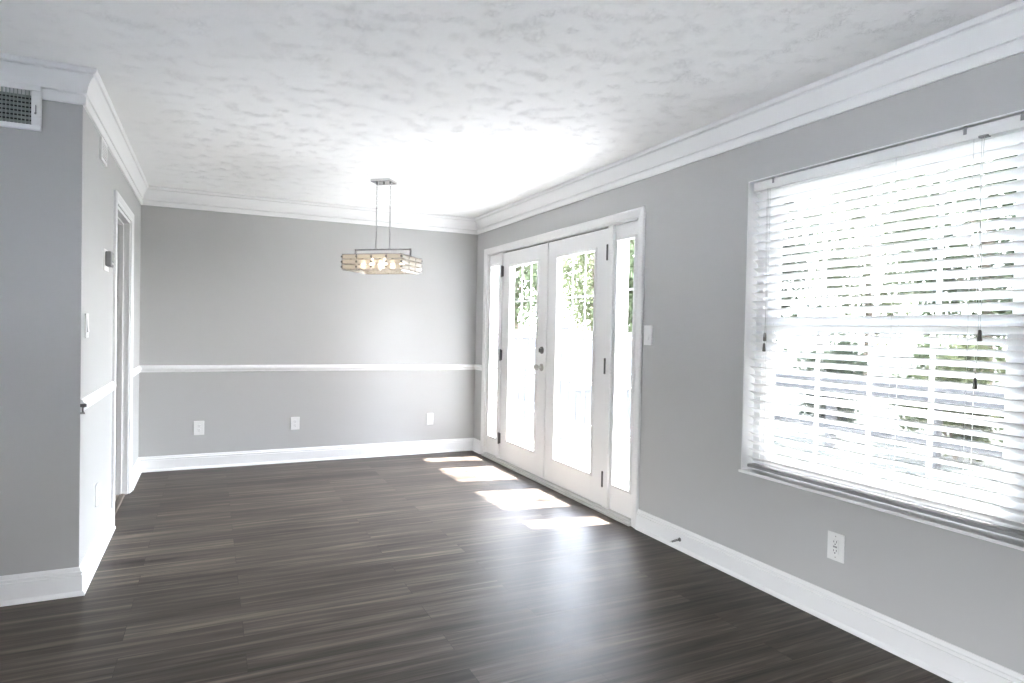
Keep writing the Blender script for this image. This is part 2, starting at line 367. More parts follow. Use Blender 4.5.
# doorway in the left wall: casing, jambs and stops
b = NB(); casing(b, XL, 1, LY0, LY1, LZ); casing(b, XL - .12, -1, LY0, LY1, LZ)
T = .02
box(b, XL - .12, XL, LY0, LY0 + T, 0, LZ); box(b, XL - .12, XL, LY1 - T, LY1, 0, LZ); box(b, XL - .12, XL, LY0 + T, LY1 - T, LZ - T, LZ)
box(b, XL - .075, XL - .04, LY0 + T, LY0 + T + .011, 0, LZ - T, .002); box(b, XL - .075, XL - .04, LY1 - T - .011, LY1 - T, 0, LZ - T, .002); box(b, XL - .075, XL - .04, LY0 + T + .011, LY1 - T - .011, LZ - T - .011, LZ - T, .002)
struct('trim_8', b, 'trim', 'white casing and jamb of the open doorway in the left wall', 'door frame')

# french door unit: casing, jambs, posts, head, threshold
b = NB(); casing(b, 0, -1, CAS_IN0, CAS_IN1, 2.067)
HD = 2.060
P0, P1 = 3.803, 3.868; Q0, Q1 = 5.706, 5.771       # posts between sidelights and doors
box(b, .0, .14, DY0, 3.517, 0, HD + .012); box(b, .0, .14, 6.057, DY1, 0, HD + .012); box(b, .0, .14, 3.517, 6.057, HD, HD + .02)
for a0, a1 in ((P0, P1), (Q0, Q1)):
    box(b, -.004, .14, a0, a1, .035, HD, .003)
box(b, .052, .075, P1, Q0, HD - .02, HD)          # stop above doors
box(b, -.003, .006, 3.517, 6.057, HD - .0, HD + .012, .001)
struct('trim_10', b, 'door', 'white casing, posts and head of the french door unit', 'door frame')
b = NB(); box(b, .030, .045, P1, Q0, HD - .012, HD, 0); struct('trim_12', b, 'slot', 'dark weatherstrip in the gap above the french doors', 'shade_strip')  # dark strip stands in for the shade in the door head gap
b = NB(); box(b, -.034, .17, 3.50, 6.07, 0, .018, .004); box(b, -.016, .17, 3.518, 6.056, .018, .034, .003)
struct('trim_11', b, 'sill', 'pale grey metal threshold under the french doors', 'threshold')

def framed(bm, x0, x1, y0, y1, z0, z1, gy0, gy1, gz0, gz1, bev=.0015):
    box(bm, x0, x1, y0, gy0, z0, z1, bev); box(bm, x0, x1, gy1, y1, z0, z1, bev)
    box(bm, x0, x1, gy0, gy1, z0, gz0, bev); box(bm, x0, x1, gy0, gy1, gz1, z1, bev)
def ring_profile(bm, xw, nx, y0, y1, z0, z1, prof):
    rings = [[bm.verts.new((xw + nx * t, y, z)) for y, z in ((y0 - o, z0 - o), (y0 - o, z1 + o), (y1 + o, z1 + o), (y1 + o, z0 - o))] for o, t in prof]
    for A, Bq in zip(rings, rings[1:] + rings[:1]):
        for j in range(4): bm.faces.new((A[j], A[(j + 1) % 4], Bq[(j + 1) % 4], Bq[j]))
LITE = [(0, -.02), (0, .006), (.004, .010), (.014, .010), (.022, .004), (.024, 0), (.024, -.004)]
def glazed(root, gy0, gy1, gz0, gz1, xf, xg, cols, rows):
    b = NB(); ring_profile(b, xf, -1, gy0, gy1, gz0, gz1, LITE); obj('lite_frame', b, 'door', root, smooth=True)
    b = NB(); box(b, xg - .003, xg + .003, gy0 - .006, gy1 + .006, gz0 - .006, gz1 + .006); obj('glass_pane', b, 'glass', root)
    b = NB(); w = .008
    for i in range(1, cols):
        y = gy0 + (gy1 - gy0) * i / cols; box(b, xg + .005, xg + .012, y - w, y + w, gz0, gz1, .002)
    for i in range(1, rows):
        z = gz0 + (gz1 - gz0) * i / rows; box(b, xg + .0055, xg + .0115, gy0, gy1, z - w, z + w, .002)
    obj('muntin', b, 'vinyl', root)
DX0, DX1 = .006, .050
def door_leaf(name, y0, y1, label):
    gy0 = y0 + .175; gy1 = y1 - .175; c = (y0 + y1) / 2; gy0, gy1 = c - .283, c + .283
    gz0, gz1 = .245, 1.905
    b = NB(); framed(b, DX0, DX1, y0 + .003, y1 - .002, .042, HD - .010, gy0 - .003, gy1 + .003, gz0 - .003, gz1 + .003)
    d = struct(name, b, 'door', label, 'door')
    glazed(d, gy0, gy1, gz0, gz1, DX0, .030, 3, 5)
    return d
d2 = door_leaf('door_2', 3.868, 4.786, 'white french door leaf nearer the camera with a gridded glass panel')
d1 = door_leaf('door_1', 4.788, 5.706, 'white french door leaf farther away holding the knob and deadbolt')
for d_, y_ in ((d2, 3.87), (d1, 4.79)):
    b = NB(); box(b, .012, .044, y_, y_ + .912, .0345, .050); obj('door_sweep', b, 'door', d_)
# astragal on the meeting stile
b = NB(); box(b, -.006, DX0, 4.768, 4.786, .045, HD - .01, .002); obj('astragal', b, 'door', d2)
def hinge(parent, y, z):
    b = NB(); tube(b, [(-.006, y, z - .05), (-.006, y, z + .05)], .008, 10); box(b, -.001, .0075, y - .022, y + .022, z - .05, z + .05, .001)
    for s in (-1, 1): lathe(b, [(.008, 0), (.009, .003), (.004, .008)], Matrix.Translation((-.006, y, z + s * .05)) @ (Matrix.Rotation(PI, 4, 'X') if s < 0 else Matrix.Identity(4)), 10)
    obj('hinge', b, 'bronze', parent, smooth=True)
for z in (1.874, 1.055, .236):
    hinge(d2, 3.868, z); hinge(d1, 5.706, z)
RX = Matrix.Rotation(-PI / 2, 4, 'Y')            # local z -> -x (into the room)
def knobmesh(bm, y, z):
    m = Matrix.Translation((DX0, y, z)) @ RX
    lathe(bm, [(.031, 0), (.033, .003), (.032, .008), (.024, .012), (.014, .014), (.011, .022), (.011, .034), (.018, .040), (.026, .048), (.0285, .058), (.026, .067), (.018, .073), (.006, .076)], m, 28)
b = NB(); knobmesh(b, 4.853, .985); obj('knob', b, 'nickel', d1, smooth=True)
b = NB(); m_ = Matrix.Translation((DX0, 4.853, 1.133)) @ RX
lathe(b, [(.030, 0), (.032, .003), (.030, .010), (.014, .012), (.012, .018)], m_, 28); box(b, DX0 - .034, DX0 - .016, 4.850, 4.856, 1.115, 1.151, .002)
obj('deadbolt', b, 'bronze', d1, smooth=True)
b = NB(); box(b, DX0 - .006, DX0, 4.776, 4.785, .05, .10, .001); obj('floor_bolt', b, 'bronze', d2)

def sidelight(name, y0, y1, gy0, gy1, label):
    b = NB(); framed(b, .018, .060, y0 + .001, y1 - .001, .035, HD, gy0 - .003, gy1 + .003, .219, 1.948)
    d = struct(name, b, 'door', label, 'window'); glazed(d, gy0, gy1, .222, 1.945, .018, .040, 1, 5); return d
sidelight('window_2', 3.517, 3.803, 3.570, 3.765, 'narrow sidelight window nearest the camera beside the french doors')
sidelight('window_3', 5.771, 6.057, 5.812, 6.010, 'narrow sidelight window at the far side of the french doors')

# ------------------------------------------------------------------ window 1 (double hung with grilles)
wx0, wx1 = .075, .145
b = NB()
framed(b, wx0, wx1, WY0, WY1, WZ0, WZ1, WY0 + .05, WY1 - .05, WZ0 + .05, WZ1 - .04)
win = struct('window_1', b, 'vinyl', 'double hung white vinyl window with grilles behind the blinds', 'window')
ZM = 1.345; GY0, GY1 = 1.350, 2.437
for nm, xf, z0, z1, g0, g1 in (('lower_sash', .082, WZ0 + .05, ZM + .03, WZ0 + .095, ZM - .025), ('upper_sash', .112, ZM - .03, WZ1 - .04, ZM + .035, WZ1 - .085)):
    b = NB(); framed(b, xf, xf + .028, WY0 + .05, WY1 - .05, z0, z1, GY0, GY1, g0, g1)
    s = obj(nm, b, 'vinyl', win)
    b = NB(); box(b, xf + .022, xf + .026, GY0 - .005, GY1 + .005, g0 - .005, g1 + .005); obj('glass_pane', b, 'tinted', s)
    b = NB()
    for i in (1, 2, 3):
        y = GY0 + (GY1 - GY0) * i / 4; box(b, xf + .006, xf + .014, y - .010, y + .010, g0, g1, .002)
    zz = (g0 + g1) / 2; box(b, xf + .0065, xf + .0135, GY0, GY1, zz - .010, zz + .010, .002)
    obj('muntin', b, 'vinyl', s)
b = NB(); box(b, -.012, wx0, WY0 - .0, WY1 + .0, WZ0, WZ0 + .004, .0); box(b, -.010, 0, WY0 - .02, WY1 + .010, WZ0 - .010, WZ0 + .003, .003)
obj('sill', b, 'trim', win)
b = NB(); box(b, 0, wx0, WY1 - .006, WY1, WZ0 + .004, WZ1 - .006); box(b, 0, wx0, WY0, WY0 + .006, WZ0 + .004, WZ1 - .006); box(b, 0, wx0, WY0, WY1, WZ1 - .006, WZ1)
obj('jamb_liner', b, 'trim', win)

# ------------------------------------------------------------------ window added in the far left wall for fill light (out of the picture)
b = NB(); framed(b, XW - .11, XW - .04, LW0, LW1, LZ0, LZ1, LW0 + .06, LW1 - .06, LZ0 + .06, LZ1 - .06)
w4 = struct('window_fill', b, 'vinyl', 'added white framed window letting fill light in through the far left wall, out of the picture', 'window')
b = NB(); box(b, XW - .08, XW - .074, LW0 + .06, LW1 - .06, LZ0 + .06, LZ1 - .06); obj('glass_pane', b, 'glass', w4)

# ------------------------------------------------------------------ blinds
bl = thing('window_blind', 'white horizontal slat blind covering the large window on the right', 'blind', (0, 0, 0))
BY0, BY1 = 1.19, 2.516; BX = .034
b = NB(); prism(b, [(.006, 2.054), (.006, 2.100), (.010, 2.102), (.010, 2.060), (.058, 2.060), (.058, 2.102), (.062, 2.100), (.062, 2.054)], 'y', BY0 - .004, BY1 + .002)
obj('headrail', b, M['plastic'], bl)
for y in (2.39, 1.475, 1.285):
    b = NB(); box(b, .004, .006, y - .006, y + .006, 2.078, 2.1035, .0005); box(b, .004, .03, y - .006, y + .006, 2.1025, 2.1045, .0005); obj('rail_clip', b, 'greyplastic', bl)
for y in (BY0 - .006,):
    b = NB(); box(b, .003, .064, y - .002, y, 2.052, 2.104, .0005); obj('end_bracket', b, 'nickel', bl)
PITCH = .0433; SW = .050; TILT = math.radians(30)
nsl = 33; zt = 2.032
def slat_mesh():
    b = NB(); n = 6; top = []; 
    for k in range(n + 1):
        u = -SW / 2 + SW * k / n; c = .0035 * (1 - (2 * u / SW) ** 2)
        top.append((u, c))
    poly = top + [(u, c - .0042) for u, c in top[::-1]]
    prism(b, poly, 'y', BY0, BY1)
    # cord holes are hidden by the ladder cords
    me = bpy.data.meshes.new('slat'); bmesh.ops.recalc_face_normals(b, faces=b.faces[:]); b.to_mesh(me); b.free(); me.materials.append(M['slat'])
    return me
sm = slat_mesh()
zs = []
for k in range(nsl):
    z = zt - PITCH * k; zs.append(z)
    o = bpy.data.objects.new('slat', sm); COL.objects.link(o); o.parent = bl
    o.location = (BX, 0, z); o.rotation_euler = (0, TILT, 0)       # room edge up, outer edge down
zbot = zs[-1]
b = NB(); box(b, BX - .026, BX + .026, BY0, BY1, .600, .617, .003); obj('bottom_rail', b, 'greyplastic', bl)  # grey colour stands in for shade on the rail's room face
for yc in (2.41, 1.746, 1.445):
    for dx in (-.0245, .0245):
        b = NB(); tube(b, [(BX + dx, yc, .615), (BX + dx, yc, 2.055)], .0007, 5); obj('ladder_cord', b, 'cord', bl)
def cord(y0, ytop, zb, dx=0.0, ztop=2.055):
    b = NB()
    pts = [(.001 + dx, ytop + (y0 - ytop) * t + .004 * math.sin(6 * t), ztop + (zb - ztop) * t) for t in [i / 10 for i in range(11)]]
    tube(b, pts, .0011, 6); c = obj('pull_cord', b, 'cord', bl, smooth=True)
    b = NB(); lathe(b, [(.0035, 0), (.006, -.006), (.0085, -.036), (.0085, -.042), (.003, -.044)], Matrix.Translation((.001 + dx, y0, zb + .002)), 12); obj('tassel', b, 'tassel', c, smooth=True)
cord(1.398, 1.412, 1.335); cord(1.407, 1.402, 1.155, -.004); cord(2.413, 2.411, 1.312); cord(2.411, 2.415, 1.258, -.005)
b = NB(); box(b, -.004, .02, 1.392, 1.424, 2.050, 2.059, .002); obj('tilter', b, 'greyplastic', bl)

# ------------------------------------------------------------------ chandelier
ang = math.radians(-41)
ch = thing('chandelier', 'rectangular crystal and chrome chandelier hanging from the ceiling on two rods', 'chandelier', (-1.338, 5.083, 0), (0, 0, ang))
b = NB(); box(b, -.083, .083, -.068, .068, H - .022, H - .0005, .003); can = obj('canopy', b, 'chrome', ch)
b = NB(); lathe(b, [(.008, 0), (.008, -.010), (.003, -.014)], Matrix.Translation((0, 0, H - .022)), 12); obj('canopy_screw', b, 'bronze', can, smooth=True)
ZR = 1.925
RXs = (-.060, .060)
def torus_link(bm, c, rot):
    n = 14; pts = []
    for k in range(n + 1):
        a = 2 * PI * k / n; p = Vector((.007 * math.cos(a), 0, .012 * math.sin(a)))
        p.rotate(Matrix.Rotation(rot, 3, 'Z')); pts.append(Vector(c) + p)
    tube(bm, pts, .0017, 6)
for rx in RXs:
    b = NB(); lathe(b, [(.010, H - .022), (.010, H - .030), (.004, H - .034)], Matrix.Translation((rx, 0, 0)), 14)
    z = H - .042; k = 0
    while z > 2.272: torus_link(b, (rx, 0, z), k * PI / 2 + .3); z -= .0195; k += 1
    obj('chain', b, 'chrome', ch, smooth=True)
    b = NB(); tube(b, [(rx, 0, ZR), (rx, 0, 2.258)], .0048, 10); lathe(b, [(.0048, 0), (.0075, .003), (.0075, .012), (.003, .018)], Matrix.Translation((rx, 0, 2.252)), 12); lathe(b, [(.0045, 0), (.009, .004), (.009, .010), (.0045, .014)], Matrix.Translation((rx, 0, ZR)), 12)
    obj('rod', b, 'chrome', ch, smooth=True)
b = NB(); tube(b, [(RXs[0] + .01, 0, H - .022), (RXs[0] + .02, .004, 2.38), (-.01, .01, 2.32), (.03, .004, 2.29), (RXs[1] - .008, .002, 2.262)], .0016, 6); obj('supply_wire', b, M['plastic'], ch, smooth=True)
# top bar and drop legs
SX, SY = .255, .185     # half sizes of the crystal box
b = NB(); box(b, -.243, .243, -.006, .006, ZR - .006, ZR + .006, .001)
for s in (-1, 1): box(b, s * .243 - .006, s * .243 + .006, -.006, .006, 1.866, ZR + .006, .001)
box(b, -.246, .246, -.005, .005, 1.866, 1.873, .001)
for s in (-1, 1): box(b, s * .243 - .005, s * .243 + .005, -SY, SY, 1.866, 1.873, .001)
obj('top_bar', b, 'chrome', ch)
cryst = bpy.data.materials.new('lit_crystal'); cryst.use_nodes = True; nt = cryst.node_tree; nt.nodes.clear()
_o = nt.nodes.new('ShaderNodeOutputMaterial'); _m = nt.nodes.new('ShaderNodeMixShader'); _m2 = nt.nodes.new('ShaderNodeMixShader')
_t = nt.nodes.new('ShaderNodeBsdfTransparent'); _t.inputs[0].default_value = (.96, .93, .87, 1)
_g = nt.nodes.new('ShaderNodeBsdfGlossy'); _g.inputs['Roughness'].default_value = .08
_d = nt.nodes.new('ShaderNodeBsdfTranslucent'); _d.inputs[0].default_value = (.93, .87, .77, 1)
_f = nt.nodes.new('ShaderNodeFresnel'); _f.inputs[0].default_value = 1.55
_tc = nt.nodes.new('ShaderNodeTexCoord'); _n = nt.nodes.new('ShaderNodeTexVoronoi'); _n.inputs['Scale'].default_value = 60
_b = nt.nodes.new('ShaderNodeBump'); _b.inputs['Strength'].default_value = .6; _b.inputs['Distance'].default_value = .004
nt.links.new(_tc.outputs['Object'], _n.inputs['Vector']); nt.links.new(_n.outputs[0], _b.inputs['Height'])
nt.links.new(_b.outputs[0], _g.inputs['Normal']); nt.links.new(_b.outputs[0], _f.inputs['Normal'])
_m2.inputs[0].default_value = .55; nt.links.new(_t.outputs[0], _m2.inputs[1]); nt.links.new(_d.outputs[0], _m2.inputs[2])
nt.links.new(_f.outputs[0], _m.inputs[0]); nt.links.new(_m2.outputs[0], _m.inputs[1]); nt.links.new(_g.outputs[0], _m.inputs[2]); nt.links.new(_m.outputs[0], _o.inputs[0])
ROWS = (1.850, 1.810, 1.770)
def crystal_mesh(L, hgt=.033, t=.012):
    b = NB(); box(b, -L / 2, L / 2, -t / 2, t / 2, -hgt / 2, hgt / 2, .004)
    bmesh.ops.recalc_face_normals(b, faces=b.faces[:]); me = bpy.data.meshes.new('crystal'); b.to_mesh(me); b.free(); me.materials.append(cryst); return me
cm = crystal_mesh(.116)
def add_crystal(x, y, z, rz, rx=0):
    o = bpy.data.objects.new('crystal', cm); COL.objects.link(o); o.parent = ch; o.location = (x, y, z); o.rotation_euler = (rx, 0, rz)
NX, NY = 4, 3
clipx = [-SX + i * 2 * SX / NX for i in range(NX + 1)]; clipy = [-SY + i * 2 * SY / NY for i in range(NY + 1)]
for z in ROWS:
    for i in range(NX):
        for s in (-1, 1): add_crystal((clipx[i] + clipx[i + 1]) / 2, s * SY, z, 0)
    for j in range(NY):
        for s in (-1, 1): add_crystal(s * SX, (clipy[j] + clipy[j + 1]) / 2, z, PI / 2)
# bottom tier of crystals lying flat
for i in range(NX):
    for y in (-.13, -.065, 0, .065, .13): add_crystal((clipx[i] + clipx[i + 1]) / 2, y, 1.750, 0, PI / 2)
b = NB()
posts = [(x, s * SY) for x in clipx for s in (-1, 1)] + [(s * SX, y) for y in clipy[1:-1] for s in (-1, 1)]
for x, y in posts:
    sx = 1 - .02 if abs(abs(x) - SX) < 1e-6 else 1
    box(b, x - .002, x + .002, y - .002, y + .002, 1.748, 1.872)
for s in (-1, 1):
    box(b, -SX, SX, s * (SY - .010) - .002, s * (SY - .010) + .002, 1.743, 1.747); box(b, s * (SX - .010) - .002, s * (SX - .010) + .002, -SY, SY, 1.743, 1.747)
    box(b, -SX, SX, s * (SY - .010) - .002, s * (SY - .010) + .002, 1.868, 1.872); box(b, s * (SX - .010) - .002, s * (SX - .010) + .002, -SY, SY, 1.868, 1.872)
obj('frame', b, 'chrome', ch)
for x, y in posts:
    for z in ROWS:
        b = NB(); box(b, x - .007, x + .007, y - .010, y + .010, z - .007, z + .007, .002); obj('crystal_clip', b, 'bronze', ch)
M['bulb'] = mat('lit_bulb', (.9, .85, .75), .4, emit=((1.0, .84, .62), .5), bump=(10, .01, .001))
for x in (-.17, -.055, .055, .17):
    for y in ((-.07, .07) if abs(x) < .1 else (0,)):
        b = NB(); lathe(b, [(.008, .06), (.010, .048), (.010, .030), (.016, .018), (.021, 0), (.019, -.016), (.010, -.028), (.002, -.031)], Matrix.Translation((x, y, 1.800)), 16); bb = obj('bulb', b, 'bulb', ch, smooth=True)
        b = NB(); tube(b, [(x, y, 1.846), (x, y, 1.866)], .012, 12); obj('socket', b, 'chrome', bb, smooth=True)

# ------------------------------------------------------------------ wall devices
def wall_frame(pt, facing):
    """matrix: local x = width, y = out of wall, z = up"""
    rz = {'-x': PI / 2, '+x': -PI / 2, '-y': PI, '+y': 0}[facing]
    return pt, (0, 0, rz)
def outlet(label, pt, facing, w=.075, h=.120, duplex=True, group=None):
    loc, rot = wall_frame(pt, facing)
    t = thing('wall_outlet', label, 'outlet', loc, rot, group)
    b = NB(); box(b, -w / 2, w / 2, 0, .0065, -h / 2, h / 2, .0022); obj('cover_plate', b, 'plastic', t)
    if duplex:
        for s in (-1, 1):
            b = NB(); lathe(b, [(.0165, 0), (.0165, .0025), (.015, .003)], Matrix.Translation((0, .0065, s * .0195)) @ Matrix.Rotation(-PI / 2, 4, 'X') @ Matrix.Diagonal((1, .85, 1, 1)), 20)
            r = obj('receptacle', b, 'plastic', t)
            b = NB(); box(b, -.008, -.006, .0093, .0100, s * .0195 + .000, s * .0195 + .009); box(b, .006, .008, .0093, .0100, s * .0195 + .000, s * .0195 + .008); box(b, -.002, .002, .0093, .0100, s * .0195 - .009, s * .0195 - .005); obj('slot', b, 'slot', r)
        b = NB(); lathe(b, [(.003, 0), (.0025, .0012)], Matrix.Translation((0, .0065, 0)) @ Matrix.Rotation(-PI / 2, 4, 'X'), 12); obj('screw', b, 'plastic', t)
    else:
        b = NB(); box(b, -.0165, .0165, .0062, .0090, -.033, .033, .001); r = obj('receptacle', b, 'plastic', t)
        for s in (-1, 1):
            b = NB(); z = s * .020
            box(b, -.008, -.0055, .0088, .0096, z - .001, z + .009); box(b, .0055, .008, .0088, .0096, z - .001, z + .007); box(b, -.0025, .0025, .0088, .0096, z - .010, z - .005); obj('slot', b, 'slot', r)
        b = NB(); box(b, -.0095, -.001, .0088, .0104, -.004, .004, .0008); box(b, .001, .0095, .0088, .0104, -.004, .004, .0008); obj('test_button', b, 'greyplastic', r)
        for s in (-1, 1):
            b = NB(); lathe(b, [(.003, 0), (.0025, .001)], Matrix.Translation((0, .0065, s * .0475)) @ Matrix.Rotation(-PI / 2, 4, 'X'), 10); obj('screw', b, 'nickel', t)
    return t
outlet('white outlet on the far wall, nearest the left doorway', (-2.663, YB, .364), '-y', .085, .127)
outlet('white outlet in the middle of the far wall, between the two other outlets', (-1.84, YB, .370), '-y', .080, .122)
outlet('white outlet on the far wall, nearest the french doors', (-.496, YB, .356), '-y', .070, .122)
outlet('large white outlet with test buttons on the right wall below the window', (0, 1.965, .347), '-x', .085, .127, duplex=False)
outlet('white outlet low on the bright left wall below the chair rail', (XL, 4.10, .355), '+x', .075, .120)
def rocker(label, pt, facing, w, h, th=.0065):
    loc, rot = wall_frame(pt, facing); t = thing('light_switch', label, 'switch', loc, rot)
    b = NB(); box(b, -w / 2, w / 2, 0, th, -h / 2, h / 2, .0022); obj('cover_plate', b, 'plastic', t)
    b = NB(); prism(b, [(th - .001, -.033), (th + .006, -.030), (th + .002, 0), (th + .001, .033), (th - .001, .033)], 'x', -.0165, .0165); obj('rocker', b, 'plastic', t)
    for s in (-1, 1):
        b = NB(); lathe(b, [(.003, 0), (.0025, .001)], Matrix.Translation((0, th, s * .048)) @ Matrix.Rotation(-PI / 2, 4, 'X'), 10); obj('screw', b, 'plastic', t)
rocker('white light switch on the right wall beside the french doors', (0, 3.370, 1.285), '-x', .078, .128, .012)
rocker('white light switch on the bright left wall above the chair rail', (XL, 3.735, 1.280), '+x', .08, .120)

loc, rot = wall_frame((XL, 4.37, 1.665), '+x')
t = thing('thermostat', 'small grey thermostat on the left wall beside the doorway', 'thermostat', loc, rot)
b = NB(); box(b, -.085, .085, 0, .004, -.070, .055, .0015); obj('wall_plate', b, 'plastic', t)
b = NB(); box(b, -.058, .058, .004, .034, -.043, .043, .006); obj('body', b, 'greyplastic', t)
b = NB(); box(b, -.035, .035, .0335, .0352, -.008, .028, .0005); obj('screen', b, 'nickel', t)
b = NB(); box(b, -.03, -.01, .0335, .0358, -.030, -.020, .0005); box(b, .01, .03, .0335, .0358, -.030, -.020, .0005); obj('button', b, 'plastic', t)

loc, rot = wall_frame((XL, 4.20, 2.245), '+x')
t = thing('wall_grille', 'small grey slotted grille high on the left wall just under the crown moulding', 'grille', loc, rot)
b = NB(); 
for a in ((-.10, .10, -.062, -.048), (-.10, .10, .048, .062), (-.10, -.084, -.048, .048), (.084, .10, -.048, .048)): box(b, a[0], a[1], 0, .012, a[2], a[3], .002)
obj('grille_frame', b, 'trim', t)
b = NB(); box(b, -.084, .084, .001, .003, -.048, .048); obj('grille_back', b, 'greyplastic', t)
for k in range(7):
    b = NB(); box(b, -.084, .084, .003, .010, -.044 + k * .0145 - .002, -.044 + k * .0145 + .002); obj('louver', b, 'plastic', t)

# air vent on the front-left wall
loc, rot = wall_frame((-3.463, YE, 2.268), '-y')
t = thing('air_vent', 'white framed air register with dark grid at the top left below the crown moulding', 'vent', loc, rot)
b = NB(); W_, H_ = .172, .100
for a in ((-W_, W_, -H_, -H_ + .022), (-W_, W_, H_ - .026, H_), (-W_, -W_ + .036, -H_ + .022, H_ - .026), (W_ - .036, W_, -H_ + .022, H_ - .026)): box(b, a[0], a[1], .0, .026, a[2], a[3], .003)
obj('vent_frame', b, 'trim', t)
b = NB(); box(b, -W_ + .036, W_ - .036, .0005, .003, -H_ + .022, H_ - .026); obj('duct_opening', b, 'slot', t)
M['ventslat'] = mat('vent_slat_grey_green', (.36, .40, .37), .5, bump=(80, .03, .001))
for k in range(7):
    z = -H_ + .032 + k * .0195
    b = NB(); box(b, -W_ + .036, W_ - .036, -.0010, .0010, -.006, .006); 
    o = obj('vane', b, 'ventslat', t); o.location = (0, .014, z); o.rotation_euler = (math.radians(-40), 0, 0)
for k in range(19):
    x = -W_ + .044 + k * .0142
    b = NB(); box(b, x - .0015, x + .0015, .018, .023, -H_ + .022, H_ - .026); obj('fin', b, 'ventslat', t)
b = NB(); box(b, -W_ + .0155, -W_ + .0185, .026, .036, -.030, .010, .001); tube(b, [(-W_ + .017, .034, -.024), (-W_ + .017, .040, -.030)], .004, 8); obj('lever', b, 'greyplastic', t)

# small gate latch at the wall corner on the chair rail
t = thing('gate_latch', 'tiny dark metal latch on the left wall corner at the end of the chair rail', 'latch', (XL, YE + .0, .90))
b = NB(); box(b, .0, .026, -.008, .0, -.006, .010, .002); tube(b, [(.012, -.004, -.004), (.012, -.012, -.016), (.012, -.008, -.030)], .0035, 8); obj('latch_hook', b, 'bronze', t)
b = NB(); box(b, .0, .020, -.004, .0, -.040, -.030, .001); obj('latch_plate', b, 'nickel', t)

# spring door stop on the right baseboard
t = thing('door_stop', 'dark spring door stop sticking out of the right baseboard near the french doors', 'door stop', (-.0145, 3.005, .062))
b = NB(); lathe(b, [(.012, 0), (.012, .003), (.006, .008)], RX.copy(), 14); obj('base', b, 'bronze', t, smooth=True)
b = NB(); pts = []
for k in range(121):
    s = k / 120; a = s * 2 * PI * 12; r = .0062 - .0022 * s; pts.append((-.006 - s * .060, r * math.cos(a), r * math.sin(a) - .006 * s * s))
tube(b, pts, .0011, 5); obj('spring', b, 'bronze', t, smooth=True)
b = NB(); lathe(b, [(.0045, .064), (.006, .066), (.006, .076), (.004, .079)], Matrix.Translation((0, 0, -.0065)) @ RX, 12); obj('tip', b, 'plastic', t, smooth=True)

# ------------------------------------------------------------------ outdoors
GZ = -.12
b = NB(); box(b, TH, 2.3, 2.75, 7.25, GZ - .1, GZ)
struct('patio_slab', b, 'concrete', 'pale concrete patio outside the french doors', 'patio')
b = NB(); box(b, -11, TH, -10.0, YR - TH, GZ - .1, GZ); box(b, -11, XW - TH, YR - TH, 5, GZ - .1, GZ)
struct('bounce_terrace', b, M['terrace'], 'added unseen pale terrace bouncing daylight indoors, left of and behind the camera', 'patio')  # added slab, throws sunlight up through the far left window
b = NB(); box(b, -40, 60, -40, 60, GZ - .30, GZ - .04)
struct('ground', b, 'lawn', 'grass ground outside beyond the patio', 'ground')
b = NB(); prism(b, [(TH, H + .0), (TH, 2.40), (.59, 2.378), (.632, 2.375), (.632, 2.50), (.59, 2.53), (TH, 2.70)], 'y', -3.6, 6.9)
struct('roof_overhang', b, 'siding', 'white roof overhang outside above the french doors', 'roof')
# darkened vinyl privacy fence at the far end of the patio
fy = 7.35
t = thing('privacy_fence', 'vertical board privacy fence outside, darkened against overexposure, seen through the french doors', 'fence', (.2, fy, GZ))
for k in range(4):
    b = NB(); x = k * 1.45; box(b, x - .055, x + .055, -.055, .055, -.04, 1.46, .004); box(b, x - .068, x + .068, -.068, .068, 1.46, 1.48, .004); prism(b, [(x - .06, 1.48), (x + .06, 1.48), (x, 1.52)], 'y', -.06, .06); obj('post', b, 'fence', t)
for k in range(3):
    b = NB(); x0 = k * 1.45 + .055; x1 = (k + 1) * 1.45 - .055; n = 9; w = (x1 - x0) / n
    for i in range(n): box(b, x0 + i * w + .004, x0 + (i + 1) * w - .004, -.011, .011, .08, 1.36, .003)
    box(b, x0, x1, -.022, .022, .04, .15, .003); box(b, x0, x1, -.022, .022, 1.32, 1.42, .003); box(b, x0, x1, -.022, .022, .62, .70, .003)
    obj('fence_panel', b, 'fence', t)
# low grey board fence along the far side of the patio
t = thing('board_fence', 'low grey board fence outside, a grey band seen through the blinds', 'fence', (4.6, 0, GZ - .04))
for k in range(9):
    b = NB(); y = -3.5 + k * 1.3; box(b, -.045, .045, y - .045, y + .045, 0, .93, .004); obj('post', b, 'greywood', t)
b = NB(); box(b, -.07, -.045, -3.6, 7.0, .70, .93, .003); obj('rail_board', b, 'greywood', t)
b = NB(); box(b, -.07, -.045, -3.6, 7.0, .28, .40, .003); obj('rail_board', b, 'greywood', t)

b = NB(); box(b, 2.9, 13, -13, -1.0, GZ - .05, 5.6); prism(b, [(2.6, 5.6), (13.3, 5.6), (8.0, 8.0)], 'y', -13.3, -.7)
struct('sky_block_building', b, 'brick', 'added unseen brown building blocking sky from the far wall, out to the right', 'building')  # added out of view to keep sky light off the far wall

b = NB(); box(b, -12, 3, -9.3, -9.0, GZ - .05, 4.5)
struct('sky_block_wall', b, 'brick', 'added unseen tall brown wall blocking low sky behind the camera', 'wall')  # added out of view to cut light from the low sky

